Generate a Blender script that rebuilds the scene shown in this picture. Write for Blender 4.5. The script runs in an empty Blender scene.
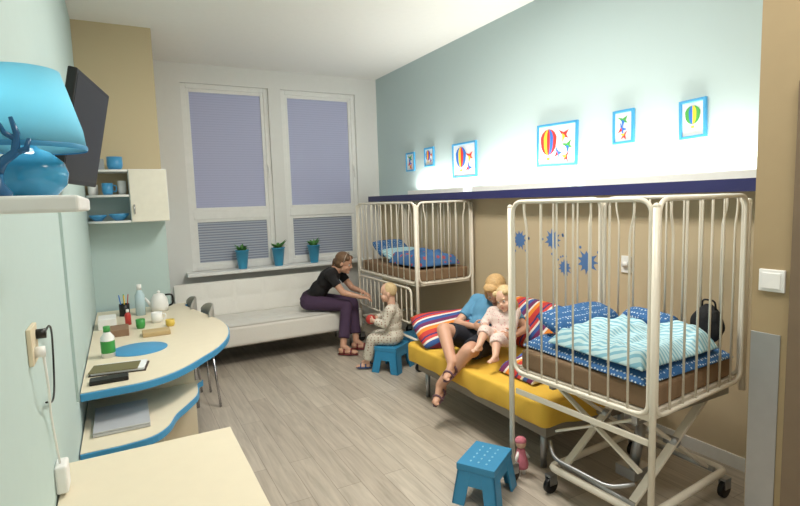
import bpy, bmesh, math, random
from mathutils import Vector, Matrix, noise
random.seed(4)
V=Vector
H=1.65
sc=bpy.context.scene
W0=bpy.data.worlds.new("World"); sc.world=W0; W0.use_nodes=True
W0.node_tree.nodes["Background"].inputs[0].default_value=(0.25,0.32,0.6,1)
W0.node_tree.nodes["Background"].inputs[1].default_value=0.5
try:
    sc.view_settings.view_transform='Standard'
except Exception as e: print(e)

# ---------------- materials ----------------
def lin(c):
    r=[]
    for x in c[:3]:
        x=x/255.0
        r.append(x/12.92 if x<=0.04045 else ((x+0.055)/1.055)**2.4)
    return (r[0],r[1],r[2],1)
_m={}
def base(name):
    m=bpy.data.materials.new(name); m.use_nodes=True
    return m,m.node_tree,m.node_tree.nodes["Principled BSDF"]
def M(name,col,rough=.55,metal=0,var=.06,scale=18,bump=0,emit=0,trans=0):
    if name in _m: return _m[name]
    m,nt,b=base(name); N=nt.nodes; L=nt.links
    tc=N.new("ShaderNodeTexCoord"); no=N.new("ShaderNodeTexNoise"); no.inputs["Scale"].default_value=scale
    no.inputs["Detail"].default_value=3
    L.new(tc.outputs["Object"],no.inputs["Vector"])
    mx=N.new("ShaderNodeMix"); mx.data_type='RGBA'
    c=lin(col)
    mx.inputs[6].default_value=tuple(x*(1-var) for x in c[:3])+(1,)
    mx.inputs[7].default_value=tuple(min(1,x*(1+var)) for x in c[:3])+(1,)
    L.new(no.outputs[0],mx.inputs[0]); L.new(mx.outputs[2],b.inputs["Base Color"])
    b.inputs["Roughness"].default_value=rough; b.inputs["Metallic"].default_value=metal
    if bump:
        bp=N.new("ShaderNodeBump"); bp.inputs["Strength"].default_value=bump; bp.inputs["Distance"].default_value=.02
        L.new(no.outputs[0],bp.inputs["Height"]); L.new(bp.outputs[0],b.inputs["Normal"])
    if emit:
        b.inputs["Emission Color"].default_value=c; b.inputs["Emission Strength"].default_value=emit
    if trans: b.inputs["Transmission Weight"].default_value=trans
    _m[name]=m; return m
def translucent(name,col,k=.5):
    m,nt,b=base(name); N=nt.nodes; L=nt.links
    b.inputs["Base Color"].default_value=lin(col); b.inputs["Roughness"].default_value=.8
    no=N.new("ShaderNodeTexNoise"); no.inputs["Scale"].default_value=90; bp=N.new("ShaderNodeBump"); bp.inputs["Strength"].default_value=.1
    L.new(no.outputs[0],bp.inputs["Height"]); L.new(bp.outputs[0],b.inputs["Normal"])
    t=N.new("ShaderNodeBsdfTranslucent"); t.inputs[0].default_value=lin(col); mx=N.new("ShaderNodeMixShader"); mx.inputs[0].default_value=k
    L.new(b.outputs[0],mx.inputs[1]); L.new(t.outputs[0],mx.inputs[2]); L.new(mx.outputs[0],N["Material Output"].inputs[0])
    return m
def MS(name,cols,axis=0,period=.2,rough=.8,diag=0):
    if name in _m: return _m[name]
    m,nt,b=base(name); N=nt.nodes; L=nt.links
    tc=N.new("ShaderNodeTexCoord"); sp=N.new("ShaderNodeSeparateXYZ"); L.new(tc.outputs["Object"],sp.inputs[0])
    a=N.new("ShaderNodeMath"); a.operation='MULTIPLY_ADD'; L.new(sp.outputs[(axis+1)%3],a.inputs[0]); a.inputs[1].default_value=diag
    L.new(sp.outputs[axis],a.inputs[2])
    d=N.new("ShaderNodeMath"); d.operation='DIVIDE'; L.new(a.outputs[0],d.inputs[0]); d.inputs[1].default_value=period
    f=N.new("ShaderNodeMath"); f.operation='FRACT'; L.new(d.outputs[0],f.inputs[0])
    r=N.new("ShaderNodeValToRGB"); r.color_ramp.interpolation='CONSTANT'; L.new(f.outputs[0],r.inputs[0])
    e=r.color_ramp.elements
    while len(e)<len(cols): e.new(.5)
    for i,(p,c) in enumerate(cols):
        e[i].position=p
    for i,(p,c) in enumerate(cols):
        e[i].color=lin(c)
    L.new(r.outputs[0],b.inputs["Base Color"]); b.inputs["Roughness"].default_value=rough
    _m[name]=m; return m
def MD(name,c0,c1,scale=22,thr=.3,rough=.8):
    if name in _m: return _m[name]
    m,nt,b=base(name); N=nt.nodes; L=nt.links
    tc=N.new("ShaderNodeTexCoord"); vo=N.new("ShaderNodeTexVoronoi"); vo.inputs["Scale"].default_value=scale
    vo.inputs["Randomness"].default_value=.35
    L.new(tc.outputs["Object"],vo.inputs["Vector"])
    r=N.new("ShaderNodeValToRGB"); r.color_ramp.interpolation='CONSTANT'
    r.color_ramp.elements[0].color=lin(c1); r.color_ramp.elements[1].color=lin(c0); r.color_ramp.elements[1].position=thr
    L.new(vo.outputs["Distance"],r.inputs[0]); L.new(r.outputs[0],b.inputs["Base Color"]); b.inputs["Roughness"].default_value=rough
    _m[name]=m; return m
def floor_mat():
    m,nt,b=base("floor_planks"); N=nt.nodes; L=nt.links
    tc=N.new("ShaderNodeTexCoord"); mp=N.new("ShaderNodeMapping"); mp.inputs["Rotation"].default_value=(0,0,math.pi/2)
    L.new(tc.outputs["Object"],mp.inputs["Vector"])
    br=N.new("ShaderNodeTexBrick"); br.offset=.37; br.inputs["Scale"].default_value=1
    br.inputs["Brick Width"].default_value=1.2; br.inputs["Row Height"].default_value=.15
    br.inputs["Mortar Size"].default_value=.0018; br.inputs["Mortar Smooth"].default_value=.3
    br.inputs["Color1"].default_value=lin((200,190,176)); br.inputs["Color2"].default_value=lin((183,172,158)); br.inputs["Mortar"].default_value=lin((146,135,122))
    L.new(mp.outputs[0],br.inputs["Vector"])
    mp2=N.new("ShaderNodeMapping"); mp2.inputs["Scale"].default_value=(18,1.4,1); L.new(tc.outputs["Object"],mp2.inputs["Vector"])
    no=N.new("ShaderNodeTexNoise"); no.inputs["Scale"].default_value=2.0; no.inputs["Detail"].default_value=6; no.inputs["Distortion"].default_value=.8
    L.new(mp2.outputs[0],no.inputs["Vector"])
    rp=N.new("ShaderNodeValToRGB"); rp.color_ramp.elements[0].position=.3; rp.color_ramp.elements[0].color=(.66,.65,.63,1)
    rp.color_ramp.elements[1].position=.7; rp.color_ramp.elements[1].color=(1.06,1.06,1.05,1); L.new(no.outputs[0],rp.inputs[0])
    mx=N.new("ShaderNodeMix"); mx.data_type='RGBA'; mx.blend_type='MULTIPLY'; mx.inputs[0].default_value=.75
    L.new(br.outputs[0],mx.inputs[6]); L.new(rp.outputs[0],mx.inputs[7]); L.new(mx.outputs[2],b.inputs["Base Color"])
    b.inputs["Roughness"].default_value=.38
    return m
def wall_two(name,clow,chigh,z):
    m,nt,b=base(name); N=nt.nodes; L=nt.links
    g=N.new("ShaderNodeNewGeometry"); sp=N.new("ShaderNodeSeparateXYZ"); L.new(g.outputs["Position"],sp.inputs[0])
    gt=N.new("ShaderNodeMath"); gt.operation='GREATER_THAN'; gt.inputs[1].default_value=z; L.new(sp.outputs[2],gt.inputs[0])
    mx=N.new("ShaderNodeMix"); mx.data_type='RGBA'; mx.inputs[6].default_value=lin(clow); mx.inputs[7].default_value=lin(chigh)
    L.new(gt.outputs[0],mx.inputs[0]); L.new(mx.outputs[2],b.inputs["Base Color"]); b.inputs["Roughness"].default_value=.7
    no=N.new("ShaderNodeTexNoise"); no.inputs["Scale"].default_value=220; bp=N.new("ShaderNodeBump"); bp.inputs["Strength"].default_value=.05
    L.new(no.outputs[0],bp.inputs["Height"]); L.new(bp.outputs[0],b.inputs["Normal"])
    return m

white=M("white_paint",(238,238,236),.45)
whitewall=M("white_wall",(230,230,228),.7,var=.02)
ceilm=M("ceiling_white",(238,237,233),.8,var=.02)
cyanw=M("pale_cyan_wall",(188,208,206),.7,var=.02)
cream=M("cream_laminate",(228,217,193),.4,var=.03)
beige=M("beige_wall",(164,144,110),.7,var=.03)
blueedge=M("blue_edge",(66,150,200),.4)
teal=M("teal_plastic",(52,138,184),.4)
potm=M("cyan_blue_pot",(62,158,200),.4)
chrome=M("chrome",(200,200,205),.25,1)
steel=M("brushed_steel",(170,172,175),.35,.9)
black=M("black_plastic",(14,14,16),.4)
enamel=M("white_enamel",(230,223,208),.3,var=.02)
leather=M("white_leather",(230,227,220),.45,var=.03,bump=.06,scale=60)
purple=M("navy_front",(46,48,102),.4)

# ---------------- geometry helper ----------------
CUR=Matrix.Identity(4)
WL={}
def basis_m(c,axes,rad):
    m=Matrix.Identity(4)
    for i,a in enumerate(axes):
        for j in range(3): m[j][i]=a[j]*rad[i]
    m[0][3],m[1][3],m[2][3]=c[0],c[1],c[2]
    return m
AX=(V((1,0,0)),V((0,1,0)),V((0,0,1)))
class G:
    def __init__(s): s.bm=bmesh.new(); s.tag=0
    def _fin(s,n0,mi,sm):
        s.bm.faces.ensure_lookup_table()
        for f in s.bm.faces[n0:]:
            f.material_index=mi; f.smooth=sm
    def box(s,lo,hi,mi=0):
        n=len(s.bm.faces); c=[(a+b)/2 for a,b in zip(lo,hi)]; d=[abs(b-a) for a,b in zip(lo,hi)]
        bmesh.ops.create_cube(s.bm,size=1,matrix=Matrix.Translation(c)@Matrix.Diagonal((d[0],d[1],d[2],1)))
        s._fin(n,mi,False); return s
    def obox(s,c,axes,half,mi=0):
        n=len(s.bm.faces)
        bmesh.ops.create_cube(s.bm,size=2,matrix=basis_m(c,axes,half)); s._fin(n,mi,False); return s
    def bar(s,p0,p1,w,t,up=(0,0,1),mi=0):
        p0=V(p0);p1=V(p1); d=(p1-p0); a=d.normalized(); b=a.cross(V(up)).normalized(); c=a.cross(b)
        return s.obox((p0+p1)/2,(a,b,c),(d.length/2,t/2,w/2),mi)
    def cyl(s,p0,p1,r0,r1=None,seg=16,mi=0,sm=True,caps=True):
        if r1 is None: r1=r0
        p0=V(p0);p1=V(p1); d=p1-p0
        if d.length<1e-6: return s
        n=len(s.bm.faces); q=d.to_track_quat('Z','Y').to_matrix().to_4x4()
        bmesh.ops.create_cone(s.bm,cap_ends=caps,cap_tris=False,segments=seg,radius1=r0,radius2=r1,depth=d.length,matrix=Matrix.Translation((p0+p1)/2)@q)
        s._fin(n,mi,sm); return s
    def ell(s,c,rad,axes=AX,mi=0,sub=2):
        if not hasattr(rad,'__len__'): rad=(rad,)*3
        n=len(s.bm.faces); bmesh.ops.create_icosphere(s.bm,subdivisions=sub,radius=1,matrix=basis_m(c,axes,rad)); s._fin(n,mi,True); return s
    def tube(s,pts,r,mi=0,seg=8,closed=False):
        pts=[V(p) for p in pts]; n0=len(s.bm.faces); n=len(pts); rings=[]
        def tan(i):
            if closed: return (pts[(i+1)%n]-pts[i-1]).normalized()
            if i==0: return (pts[1]-pts[0]).normalized()
            if i==n-1: return (pts[-1]-pts[-2]).normalized()
            return ((pts[i+1]-pts[i]).normalized()+(pts[i]-pts[i-1]).normalized()).normalized()
        t=tan(0); u=t.orthogonal().normalized()
        for i in range(n):
            t2=tan(i); q=t.rotation_difference(t2); u=(q@u); u=(u-t2*u.dot(t2)).normalized(); t=t2
            w=t.cross(u); rr=r[i] if hasattr(r,'__len__') else r
            rings.append([s.bm.verts.new(pts[i]+(u*math.cos(a)+w*math.sin(a))*rr) for a in [2*math.pi*k/seg for k in range(seg)]])
        for i in range(n if closed else n-1):
            A=rings[i];B=rings[(i+1)%n]
            off=0
            if closed and i==n-1:
                off=min(range(seg),key=lambda o:(A[0].co-B[o].co).length)
            for k in range(seg):
                s.bm.faces.new((A[k],A[(k+1)%seg],B[(k+1+off)%seg],B[(k+off)%seg]))
        if not closed:
            s.bm.faces.new(rings[0][::-1]); s.bm.faces.new(rings[-1])
        s._fin(n0,mi,True); return s
    def prism(s,out,z0,z1,mi=0):
        n=len(s.bm.faces); a=[s.bm.verts.new((p[0],p[1],z0)) for p in out]; b=[s.bm.verts.new((p[0],p[1],z1)) for p in out]
        s.bm.faces.new(a[::-1]); s.bm.faces.new(b); k=len(out)
        for i in range(k): s.bm.faces.new((a[i],a[(i+1)%k],b[(i+1)%k],b[i]))
        s._fin(n,mi,False); return s
    def plate(s,pts,th,mi=0):
        n=len(s.bm.faces); th=V(th); a=[s.bm.verts.new(V(p)) for p in pts]; b=[s.bm.verts.new(V(p)+th) for p in pts]
        s.bm.faces.new(a[::-1]); s.bm.faces.new(b); k=len(pts)
        for i in range(k): s.bm.faces.new((a[i],a[(i+1)%k],b[(i+1)%k],b[i]))
        s._fin(n,mi,False); return s
    def lathe(s,prof,c=(0,0,0),seg=28,mi=0):
        n=len(s.bm.faces); R=[]
        for r,z in prof:
            R.append([s.bm.verts.new((c[0]+max(r,1e-4)*math.cos(2*math.pi*k/seg),c[1]+max(r,1e-4)*math.sin(2*math.pi*k/seg),c[2]+z)) for k in range(seg)])
        for i in range(len(R)-1):
            for k in range(seg): s.bm.faces.new((R[i][k],R[i][(k+1)%seg],R[i+1][(k+1)%seg],R[i+1][k]))
        s._fin(n,mi,True); return s
    def grid(s,fn,nu,nv,mi=0):
        n=len(s.bm.faces); P=[[s.bm.verts.new(fn(i/nu,j/nv)) for j in range(nv+1)] for i in range(nu+1)]
        for i in range(nu):
            for j in range(nv): s.bm.faces.new((P[i][j],P[i+1][j],P[i+1][j+1],P[i][j+1]))
        s._fin(n,mi,True); return s
    def done(s,name,mats,parent=None,bevel=0,solid=0,recalc=True):
        if not isinstance(mats,(list,tuple)): mats=[mats]
        s.bm.transform(CUR)
        if recalc: bmesh.ops.recalc_face_normals(s.bm,faces=s.bm.faces[:])
        me=bpy.data.meshes.new(name)
        co=[v.co for v in s.bm.verts]
        lo=V([min(c[i] for c in co) for i in range(3)]); hi=V([max(c[i] for c in co) for i in range(3)])
        c=(lo+hi)/2
        if parent is None: c.z=lo.z
        s.bm.transform(Matrix.Translation(-c)); s.bm.to_mesh(me); s.bm.free()
        for m in mats: me.materials.append(m)
        o=bpy.data.objects.new(name,me); sc.collection.objects.link(o)
        if parent: o.parent=parent; o.location=c-WL[parent.name]
        else: o.location=c
        WL[o.name]=c.copy()
        if bevel:
            b=o.modifiers.new("bevel",'BEVEL'); b.width=bevel; b.segments=3; b.limit_method='ANGLE'; b.angle_limit=math.radians(40)
        if solid:
            b=o.modifiers.new("solid",'SOLIDIFY'); b.thickness=solid; b.offset=-1
        return o
def tag(o,label,cat,group=None):
    o["label"]=label; o["category"]=cat
    if group: o["group"]=group
    return o
def root(name,loc,label,cat,group=None):
    o=bpy.data.objects.new(name,None); sc.collection.objects.link(o)
    w=CUR@V(loc); o.location=w; o.empty_display_size=.1; WL[o.name]=w.copy()
    return tag(o,label,cat,group)
def struct(o,label=None):
    o["kind"]="structure"
    if label: o["label"]=label
    return o
def setcur(loc=(0,0,0),rot=0,scale=1):
    global CUR
    CUR=Matrix.Translation(loc)@Matrix.Rotation(rot,4,'Z')@Matrix.Scale(scale,4)
def fillet(pts,rad,n=5,closed=False):
    pts=[V(p) for p in pts]; out=[]; k=len(pts)
    for i in range(k):
        if not closed and i in(0,k-1): out.append(pts[i]); continue
        p=pts[i]; a=(pts[i-1]-p); b=(pts[(i+1)%k]-p); ra=min(rad,a.length*.49); rb=min(rad,b.length*.49)
        A=p+a.normalized()*ra; B=p+b.normalized()*rb
        for j in range(n+1):
            t=j/n; out.append((A*(1-t)**2)+(p*2*t*(1-t))+(B*t*t))
    return out

# ---------------- room ----------------
XL,XR,YB,YN,ZC=-.24,3.12,6.35,-1.3,3.24
T=.15
struct(G().box((XL-T,YN-T,-.1),(XR+T,YB+.5,0)).done("floor",floor_mat()),"light beige-grey wood plank floor")
struct(G().box((XL-T,YN-T,ZC),(XR+T,YB+.5,ZC+.1)).done("ceiling",ceilm),"plain white ceiling")
struct(G().box((XL-T,YN,0),(XL,YB,ZC)).done("wall_left",cyanw),"pale cyan painted wall")
struct(G().box((XR,YN,0),(XR+T,YB,ZC)).done("wall_right",wall_two("right_wall_paint",(198,181,150),(190,209,211),1.66)),"pale icy blue above, beige below")
struct(G().box((XL-T,YN-T,0),(XR+T,YN,ZC)).done("wall_near",whitewall))
wx=[(.70,1.68),(1.83,2.81)]; wz=(H-.75,H+1.378)
g=G(); Y0,Y1=YB,YB+.22
g.box((XL-T,Y0,0),(wx[0][0],Y1,ZC)); g.box((wx[0][1],Y0,0),(wx[1][0],Y1,ZC)); g.box((wx[1][1],Y0,0),(XR+T,Y1,ZC))
for a,b in wx:
    g.box((a,Y0,0),(b,Y1,wz[0])); g.box((a,Y0,wz[1]),(b,Y1,ZC))
struct(g.done("wall_back",whitewall),"white wall with two windows")
struct(G().box((XL,5.26,0),(.37,YB,ZC)).done("wall_column",wall_two("column_paint",(188,208,206),(202,186,152),1.75)),"beige painted wall column")
XP,YP=2.3,1.19
struct(G().box((XP,YN,0),(XR,YP,ZC)).done("wall_partition",beige),"tan partition wall")
# windows
blindm=MS("lavender_pleated_blind",[(0,(170,173,196)),(.8,(156,160,184))],axis=2,period=.028)
bb=blindm.node_tree.nodes["Principled BSDF"]; bb.inputs["Emission Color"].default_value=lin((150,154,192)); bb.inputs["Emission Strength"].default_value=.16  # faint glow set in the blind material stands in for dusk light behind it
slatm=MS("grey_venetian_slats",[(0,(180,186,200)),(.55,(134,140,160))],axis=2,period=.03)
for n,(a,b) in enumerate(wx):
    r=root("window_%d"%(n+1),((a+b)/2,YB+.08,wz[0]),"white framed window with lavender pleated blind","window"); del r["category"]; struct(r)
    zt=H-.106
    f=.055
    g=G(); y0,y1=YB+.03,YB+.10
    g.box((a,y0,wz[0]),(a+f,y1,wz[1])); g.box((b-f,y0,wz[0]),(b,y1,wz[1])); g.box((a+f,y0,wz[0]),(b-f,y1,wz[0]+f)); g.box((a+f,y0,wz[1]-f),(b-f,y1,wz[1])); g.box((a+f,y0,zt-.05),(b-f,y1,zt+.05))
    g.done("window_frame",white,r,bevel=.006)
    g=G(); s=.035
    for z0,z1 in((wz[0]+f,zt-.05),(zt+.05,wz[1]-f)):
        A,B=a+f,b-f
        g.box((A,y0+.01,z0),(A+s,y1-.01,z1)); g.box((B-s,y0+.01,z0),(B,y1-.01,z1)); g.box((A+s,y0+.01,z0),(B-s,y1-.01,z0+s)); g.box((A+s,y0+.01,z1-s),(B-s,y1-.01,z1))
    g.done("sash",white,r,bevel=.004)
    G().box((a+f+s,YB+.06,zt+.05+s),(b-f-s,YB+.068,wz[1]-f-s)).done("blind",blindm,r)
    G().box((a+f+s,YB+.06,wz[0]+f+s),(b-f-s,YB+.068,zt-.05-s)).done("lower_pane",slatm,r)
    g=G().box((b-.05,YB+.01,zt+.5),(b-.025,YB+.03,zt+.58)).box((b-.045,YB-.01,zt+.42),(b-.03,YB+.01,zt+.56)); g.done("handle",white,r,bevel=.003)
struct(G().box((.62,YB-.2,H-.79),(2.9,YB+.03,H-.75)).done("trim_2",white,bevel=.008),"white window sill board")
struct(G().box((.37,YB-.012,0),(XR,YB,.08)).done("baseboard_back",white))
struct(G().box((XR-.012,YP,0),(XR,YB-.012,.08)).done("baseboard_right",white))
r=root("door_1",(XP,.55,0),"brown door frame","door"); del r["category"]; struct(r)
dk=M("brown_door_wood",(118,100,80),.4,var=.12,scale=8)
G().box((XP-.03,.955,0),(XP,1.04,2.05)).box((XP-.03,.05,0),(XP,.13,2.05)).box((XP-.03,.13,1.97),(XP,.955,2.05)).done("door_frame",dk,r,bevel=.004)
G().box((XP-.015,.13,0),(XP,.955,1.97)).done("door_leaf",cream,r)
tag(G().box((XP-.004,1.075,.05),(XP,1.186,1.06)).done("wall_guard_plate",steel,bevel=.001),"brushed metal bumper plate on the partition wall","wall plate")
r=root("light_switch",(XP,1.115,H-.44),"white square light switch on the partition","light switch")
G().box((XP-.012,1.065,H-.415),(XP,1.16,H-.325)).done("plate",white,r,bevel=.003)
G().box((XP-.018,1.078,H-.402),(XP-.012,1.147,H-.338)).done("rocker",white,r,bevel=.002)
# ledge
r=root("wall_ledge",(XR-.09,3.8,H),"long wall ledge with dark navy front and white top","shelf")
G().box((XR-.17,YP+.001,H-.012),(XR-.155,YB,H+.058)).done("front_panel",purple,r)
G().box((XR-.155,YP+.001,H+.033),(XR,YB,H+.058)).done("top_board",white,r)
lampm=M("lit_tube",(255,250,235),emit=5)
for i,(y,l) in enumerate(((4.75,1.1),(3.45,1.2),(2.1,1.2))):
    z0=H+.058
    r=root("strip_light",(XR-.08,y,z0),"white strip light lying on the wall ledge","lamp","strip lights on the ledge")
    G().box((XR-.15,y-l/2,z0),(XR-.11,y+l/2,z0+.045)).box((XR-.11,y-l/2,z0),(XR-.03,y+l/2,z0+.01)).done("housing",white,r,bevel=.003)
    G().cyl((XR-.075,y-l/2+.02,z0+.025),(XR-.075,y+l/2-.02,z0+.025),.011).done("tube",lampm,r)
    ld=bpy.data.lights.new("ledge_light",'AREA'); ld.shape='RECTANGLE'; ld.size=.05; ld.size_y=l; ld.energy=(8,12,11)[i]; ld.color=(1,.97,.90)
    lo=bpy.data.objects.new("ledge_light",ld); sc.collection.objects.link(lo); lo.parent=r
    lo.location=(0,0,.05); lo.rotation_euler=(math.pi,0,0)
for y in (0.4,2.9):  # lamps out of view, added to light the room from above
    r=root("unseen_ceiling_lamp",(1.5,y,ZC-.06),"unseen white rectangular ceiling lamp added to light the room","lamp","unseen ceiling lamps")
    G().box((1.2,y-.6,ZC-.06),(1.8,y+.6,ZC)).done("housing",white,r,bevel=.005)
    G().box((1.23,y-.57,ZC-.066),(1.77,y+.57,ZC-.06)).done("diffuser",M("diffuser",(255,252,245),emit=3),r)
    ld=bpy.data.lights.new("unseen_ceiling_light",'AREA'); ld.shape='RECTANGLE'; ld.size=.55; ld.size_y=1.15; ld.energy=30 if y<1 else 62; ld.color=(1,.945,.865)
    lo=bpy.data.objects.new("unseen_ceiling_light",ld); sc.collection.objects.link(lo); lo.parent=r; lo.location=(0,0,-.02)

# ---------------- pictures ----------------
blframe=M("blue_picture_frame",(64,155,205),.4)
paper=M("paper",(230,234,238),.8)
red=M("red_ink",(215,50,45),.7); yel=M("yellow_ink",(245,200,50),.7); grn=M("green_ink",(70,160,70),.7); blu=M("blue_ink",(40,110,200),.7)
inks=[red,yel,grn,blu]
def circ(cy,cz,ry,rz,x,n=16,a0=0,a1=2*math.pi): return [V((x,cy+ry*math.cos(a0+(a1-a0)*k/n),cz+rz*math.sin(a0+(a1-a0)*k/n))) for k in range(n)]
def picture(y,z,w,h,kind,label,rot=0):
    global CUR
    setcur((XR,y,z)); CUR=CUR@Matrix.Rotation(rot,4,'X')
    r=root("picture_frame",(0,0,0),label,"picture","framed drawings above the ledge")
    b=.018
    g=G().box((-.02,-w/2,-h/2),(0,-w/2+b,h/2)).box((-.02,w/2-b,-h/2),(0,w/2,h/2)).box((-.02,-w/2+b,-h/2),(0,w/2-b,-h/2+b)).box((-.02,-w/2+b,h/2-b),(0,w/2-b,h/2))
    g.done("frame",blframe,r,bevel=.003)
    G().box((-.01,-w/2+b,-h/2+b),(0,w/2-b,h/2-b)).done("paper",paper,r)
    g=G(); x=-.012; iw,ih=w-2*b,h-2*b
    def balloon(cy,cz,R,cols):
        n=len(cols)
        for i in range(n):
            t0=-1+2*i/n; t1=-1+2*(i+1)/n
            pts=[]
            for k in range(9):
                a=math.pi/2-math.pi*k/8; pts.append(V((x,cy+R*t0*math.cos(a)*(1 if a>0 else .9),cz+R*1.1*math.sin(a))))
            for k in range(9):
                a=-math.pi/2+math.pi*k/8; pts.append(V((x,cy+R*t1*math.cos(a)*(1 if a>0 else .9),cz+R*1.1*math.sin(a))))
            q=[pts[0]]
            for p in pts[1:]:
                if (p-q[-1]).length>1e-4 and (p-q[0]).length>1e-4: q.append(p)
            if len(q)>2: g.plate(q,(-.0015,0,0),cols[i])
        g.plate([V((x,cy-R*.2,cz-R*1.3)),V((x,cy+R*.2,cz-R*1.3)),V((x,cy+R*.17,cz-R*1.55)),V((x,cy-R*.17,cz-R*1.55))],(-.0015,0,0),1)
    def bird(cy,cz,R,a,c):
        d=V((0,math.cos(a),math.sin(a))); e=V((0,-math.sin(a),math.cos(a))); o=V((x,cy,cz))
        g.plate([o+d*R,o+e*R*.22,o-d*R*.8,o-e*R*.22],(-.0015,0,0),c)
        g.plate([o+d*R*.3,o+e*R*.8-d*R*.3,o-d*R*.25],(-.0018,0,0),c); g.plate([o+d*R*.3,o-e*R*.8-d*R*.3,o-d*R*.25],(-.0018,0,0),(c+1)%4)
    if kind==0:
        balloon(iw*.22,ih*.08,ih*.31,[0,3,0,1,0]); bird(-iw*.2,ih*.24,iw*.18,.6,0); bird(-iw*.04,-ih*.22,iw*.15,1.2,3); bird(-iw*.3,-ih*.05,iw*.17,.3,2); bird(-iw*.26,-ih*.33,iw*.14,2.2,0)
    elif kind==1: balloon(0,ih*.12,min(iw,ih)*.38,[2,1,3,2])
    elif kind==2:
        bird(0,ih*.22,iw*.40,.5,2); bird(iw*.08,-ih*.08,iw*.36,1.3,3); bird(-iw*.05,-ih*.3,iw*.3,2.3,0)
    elif kind==3:
        balloon(iw*.15,ih*.1,ih*.3,[3,0,1,3]); bird(-iw*.25,ih*.1,iw*.2,.5,0); bird(-iw*.2,-ih*.25,iw*.18,1.4,3)
    g.done("drawing",inks,r)
    setcur()
picture(5.46,H+.448,.2,.22,2,"small blue framed drawing of birds")
picture(5.03,H+.47,.2,.21,3,"small blue framed drawing of a balloon")
picture(4.36,H+.382,.41,.35,3,"blue framed drawing of balloon and birds")
picture(3.10,H+.40,.43,.34,0,"large blue framed drawing of red hot-air balloon",.03)
picture(2.475,H+.455,.17,.23,2,"narrow blue framed drawing of green birds")
picture(1.98,H+.435,.17,.235,1,"blue framed drawing of green and yellow balloon",-.03)
stk=M("blue_sticker",(84,122,176),.6)
def splat(y,z,R,seed):
    random.seed(seed); pts=[]
    n=11
    for k in range(n*4):
        a=2*math.pi*k/(n*4); ph=k%4; rr=R*(.62 if ph==0 else (.7 if ph in(1,3) else random.uniform(.85,1.15)))
        pts.append(V((XR-.001,y+rr*math.cos(a),z+rr*math.sin(a))))
    g=G().plate(pts,(-.001,0,0))
    for k in range(4):
        a=random.uniform(0,6.28); c=V((XR-.001,y+R*1.3*math.cos(a),z+R*1.3*math.sin(a)))
        g.plate(circ(c.y,c.z,R*.12,R*.12,XR-.001,10),(-.001,0,0))
    tag(g.done("wall_sticker",stk),"blue paint-splash sticker on the beige wall","sticker","splash stickers on the wall")
splat(3.15,H-.366,.09,1); splat(2.79,H-.516,.10,2); splat(3.55,H-.387,.09,3); splat(3.02,H-.58,.07,4)
r=root("wall_socket",(XR,2.44,H-.55),"white wall socket beside the bed","socket")
G().box((XR-.012,2.40,H-.56),(XR,2.48,H-.44)).done("plate",white,r,bevel=.003); G().cyl((XR-.03,2.44,H-.5),(XR-.012,2.44,H-.5),.022).done("plug",white,r)

# ---------------- sofa ----------------
def sofa():
    x0,x1,y0,y1=.46,2.36,5.34,6.3
    r=root("sofa",((x0+x1)/2,5.8,0),"low white leather futon sofa with deep seat under windows","sofa")
    def puff(x,y,nx,ny): return .010*(abs(math.sin(math.pi*x*nx))*abs(math.sin(math.pi*y*ny)))**.4
    g=G().box((x0,y0,.21),(x1,6.02,.43)); g.grid(lambda u,v:V((x0+.003+u*(x1-x0-.006),y0+.003+v*(6.02-y0-.01),.428+puff(u,v,6,3))),72,27)
    g.done("seat_cushion",leather,r,bevel=.035)
    a=math.radians(20); c=V(((x0+x1)/2,6.08,.60)); ax=(V((1,0,0)),V((0,math.cos(a),-math.sin(a))),V((0,math.sin(a),math.cos(a))))
    hw=(x1-x0)/2
    g=G().obox(c,ax,(hw,.055,.20))
    g.grid(lambda u,v:c+ax[0]*(-hw+.004+u*(2*hw-.008))+ax[1]*(-.052-puff(u,v,6,2))+ax[2]*(-.192+v*.384),72,27)
    g.done("backrest",leather,r,bevel=.025)
    for x in(x0+.12,x1-.12):
        for y in(y0+.1,5.92):
            G().cyl((x,y,0),(x,y,.21),.012,.018).done("leg",chrome,r)
    G().box((x0+.1,y0+.12,.185),(x1-.1,5.93,.21)).done("underframe",black,r)
sofa()

# ---------------- stools ----------------
dotm=M("pale_blue_dots",(130,185,212),.6)
def stool(x,y,rot,label,sc_=1):
    setcur((x,y,0),rot,sc_)
    r=root("step_stool",(0,0,0),label,"stool","blue plastic step stools")
    g=G().box((-.16,-.12,.21),(.16,.12,.25))
    for i in range(5):
        for j in range(3):
            g.ell((-.1+i*.05,-.05+j*.05,.2505),(.012,.008,.0015),mi=1,sub=1)
    g.done("seat",[teal,dotm],r,bevel=.014)
    for sx in(-1,1):
        for sy in(-1,1):
            g=G()
            t=V((sx*.155,sy*.115,.215)); bt=V((sx*.185,sy*.145,0))
            g.plate([t,t+V((-sx*.10,0,0)),bt+V((-sx*.095,0,0)),bt],(0,-sy*.014,0)); g.plate([t,t+V((0,-sy*.085,0)),bt+V((0,-sy*.08,0)),bt],(-sx*.014,0,0))
            g.done("leg",teal,r,bevel=.003)
    g=G()
    for s in(-1,1):
        g.plate([V((-.155,s*.115,.215)),V((.155,s*.115,.215)),V((.163,s*.127,.12)),V((.09,s*.127,.12)),V((.06,s*.122,.15)),V((-.06,s*.122,.15)),V((-.09,s*.127,.12)),V((-.163,s*.127,.12))],(0,-s*.01,0))
        g.plate([V((s*.155,-.115,.215)),V((s*.155,.115,.215)),V((s*.166,.126,.12)),V((s*.166,-.126,.12))],(-s*.01,0,0))
    g.done("apron",teal,r,bevel=.002)
    setcur()
stool(1.685,2.22,.55,"blue plastic step stool standing by the near cot",.90)
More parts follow.
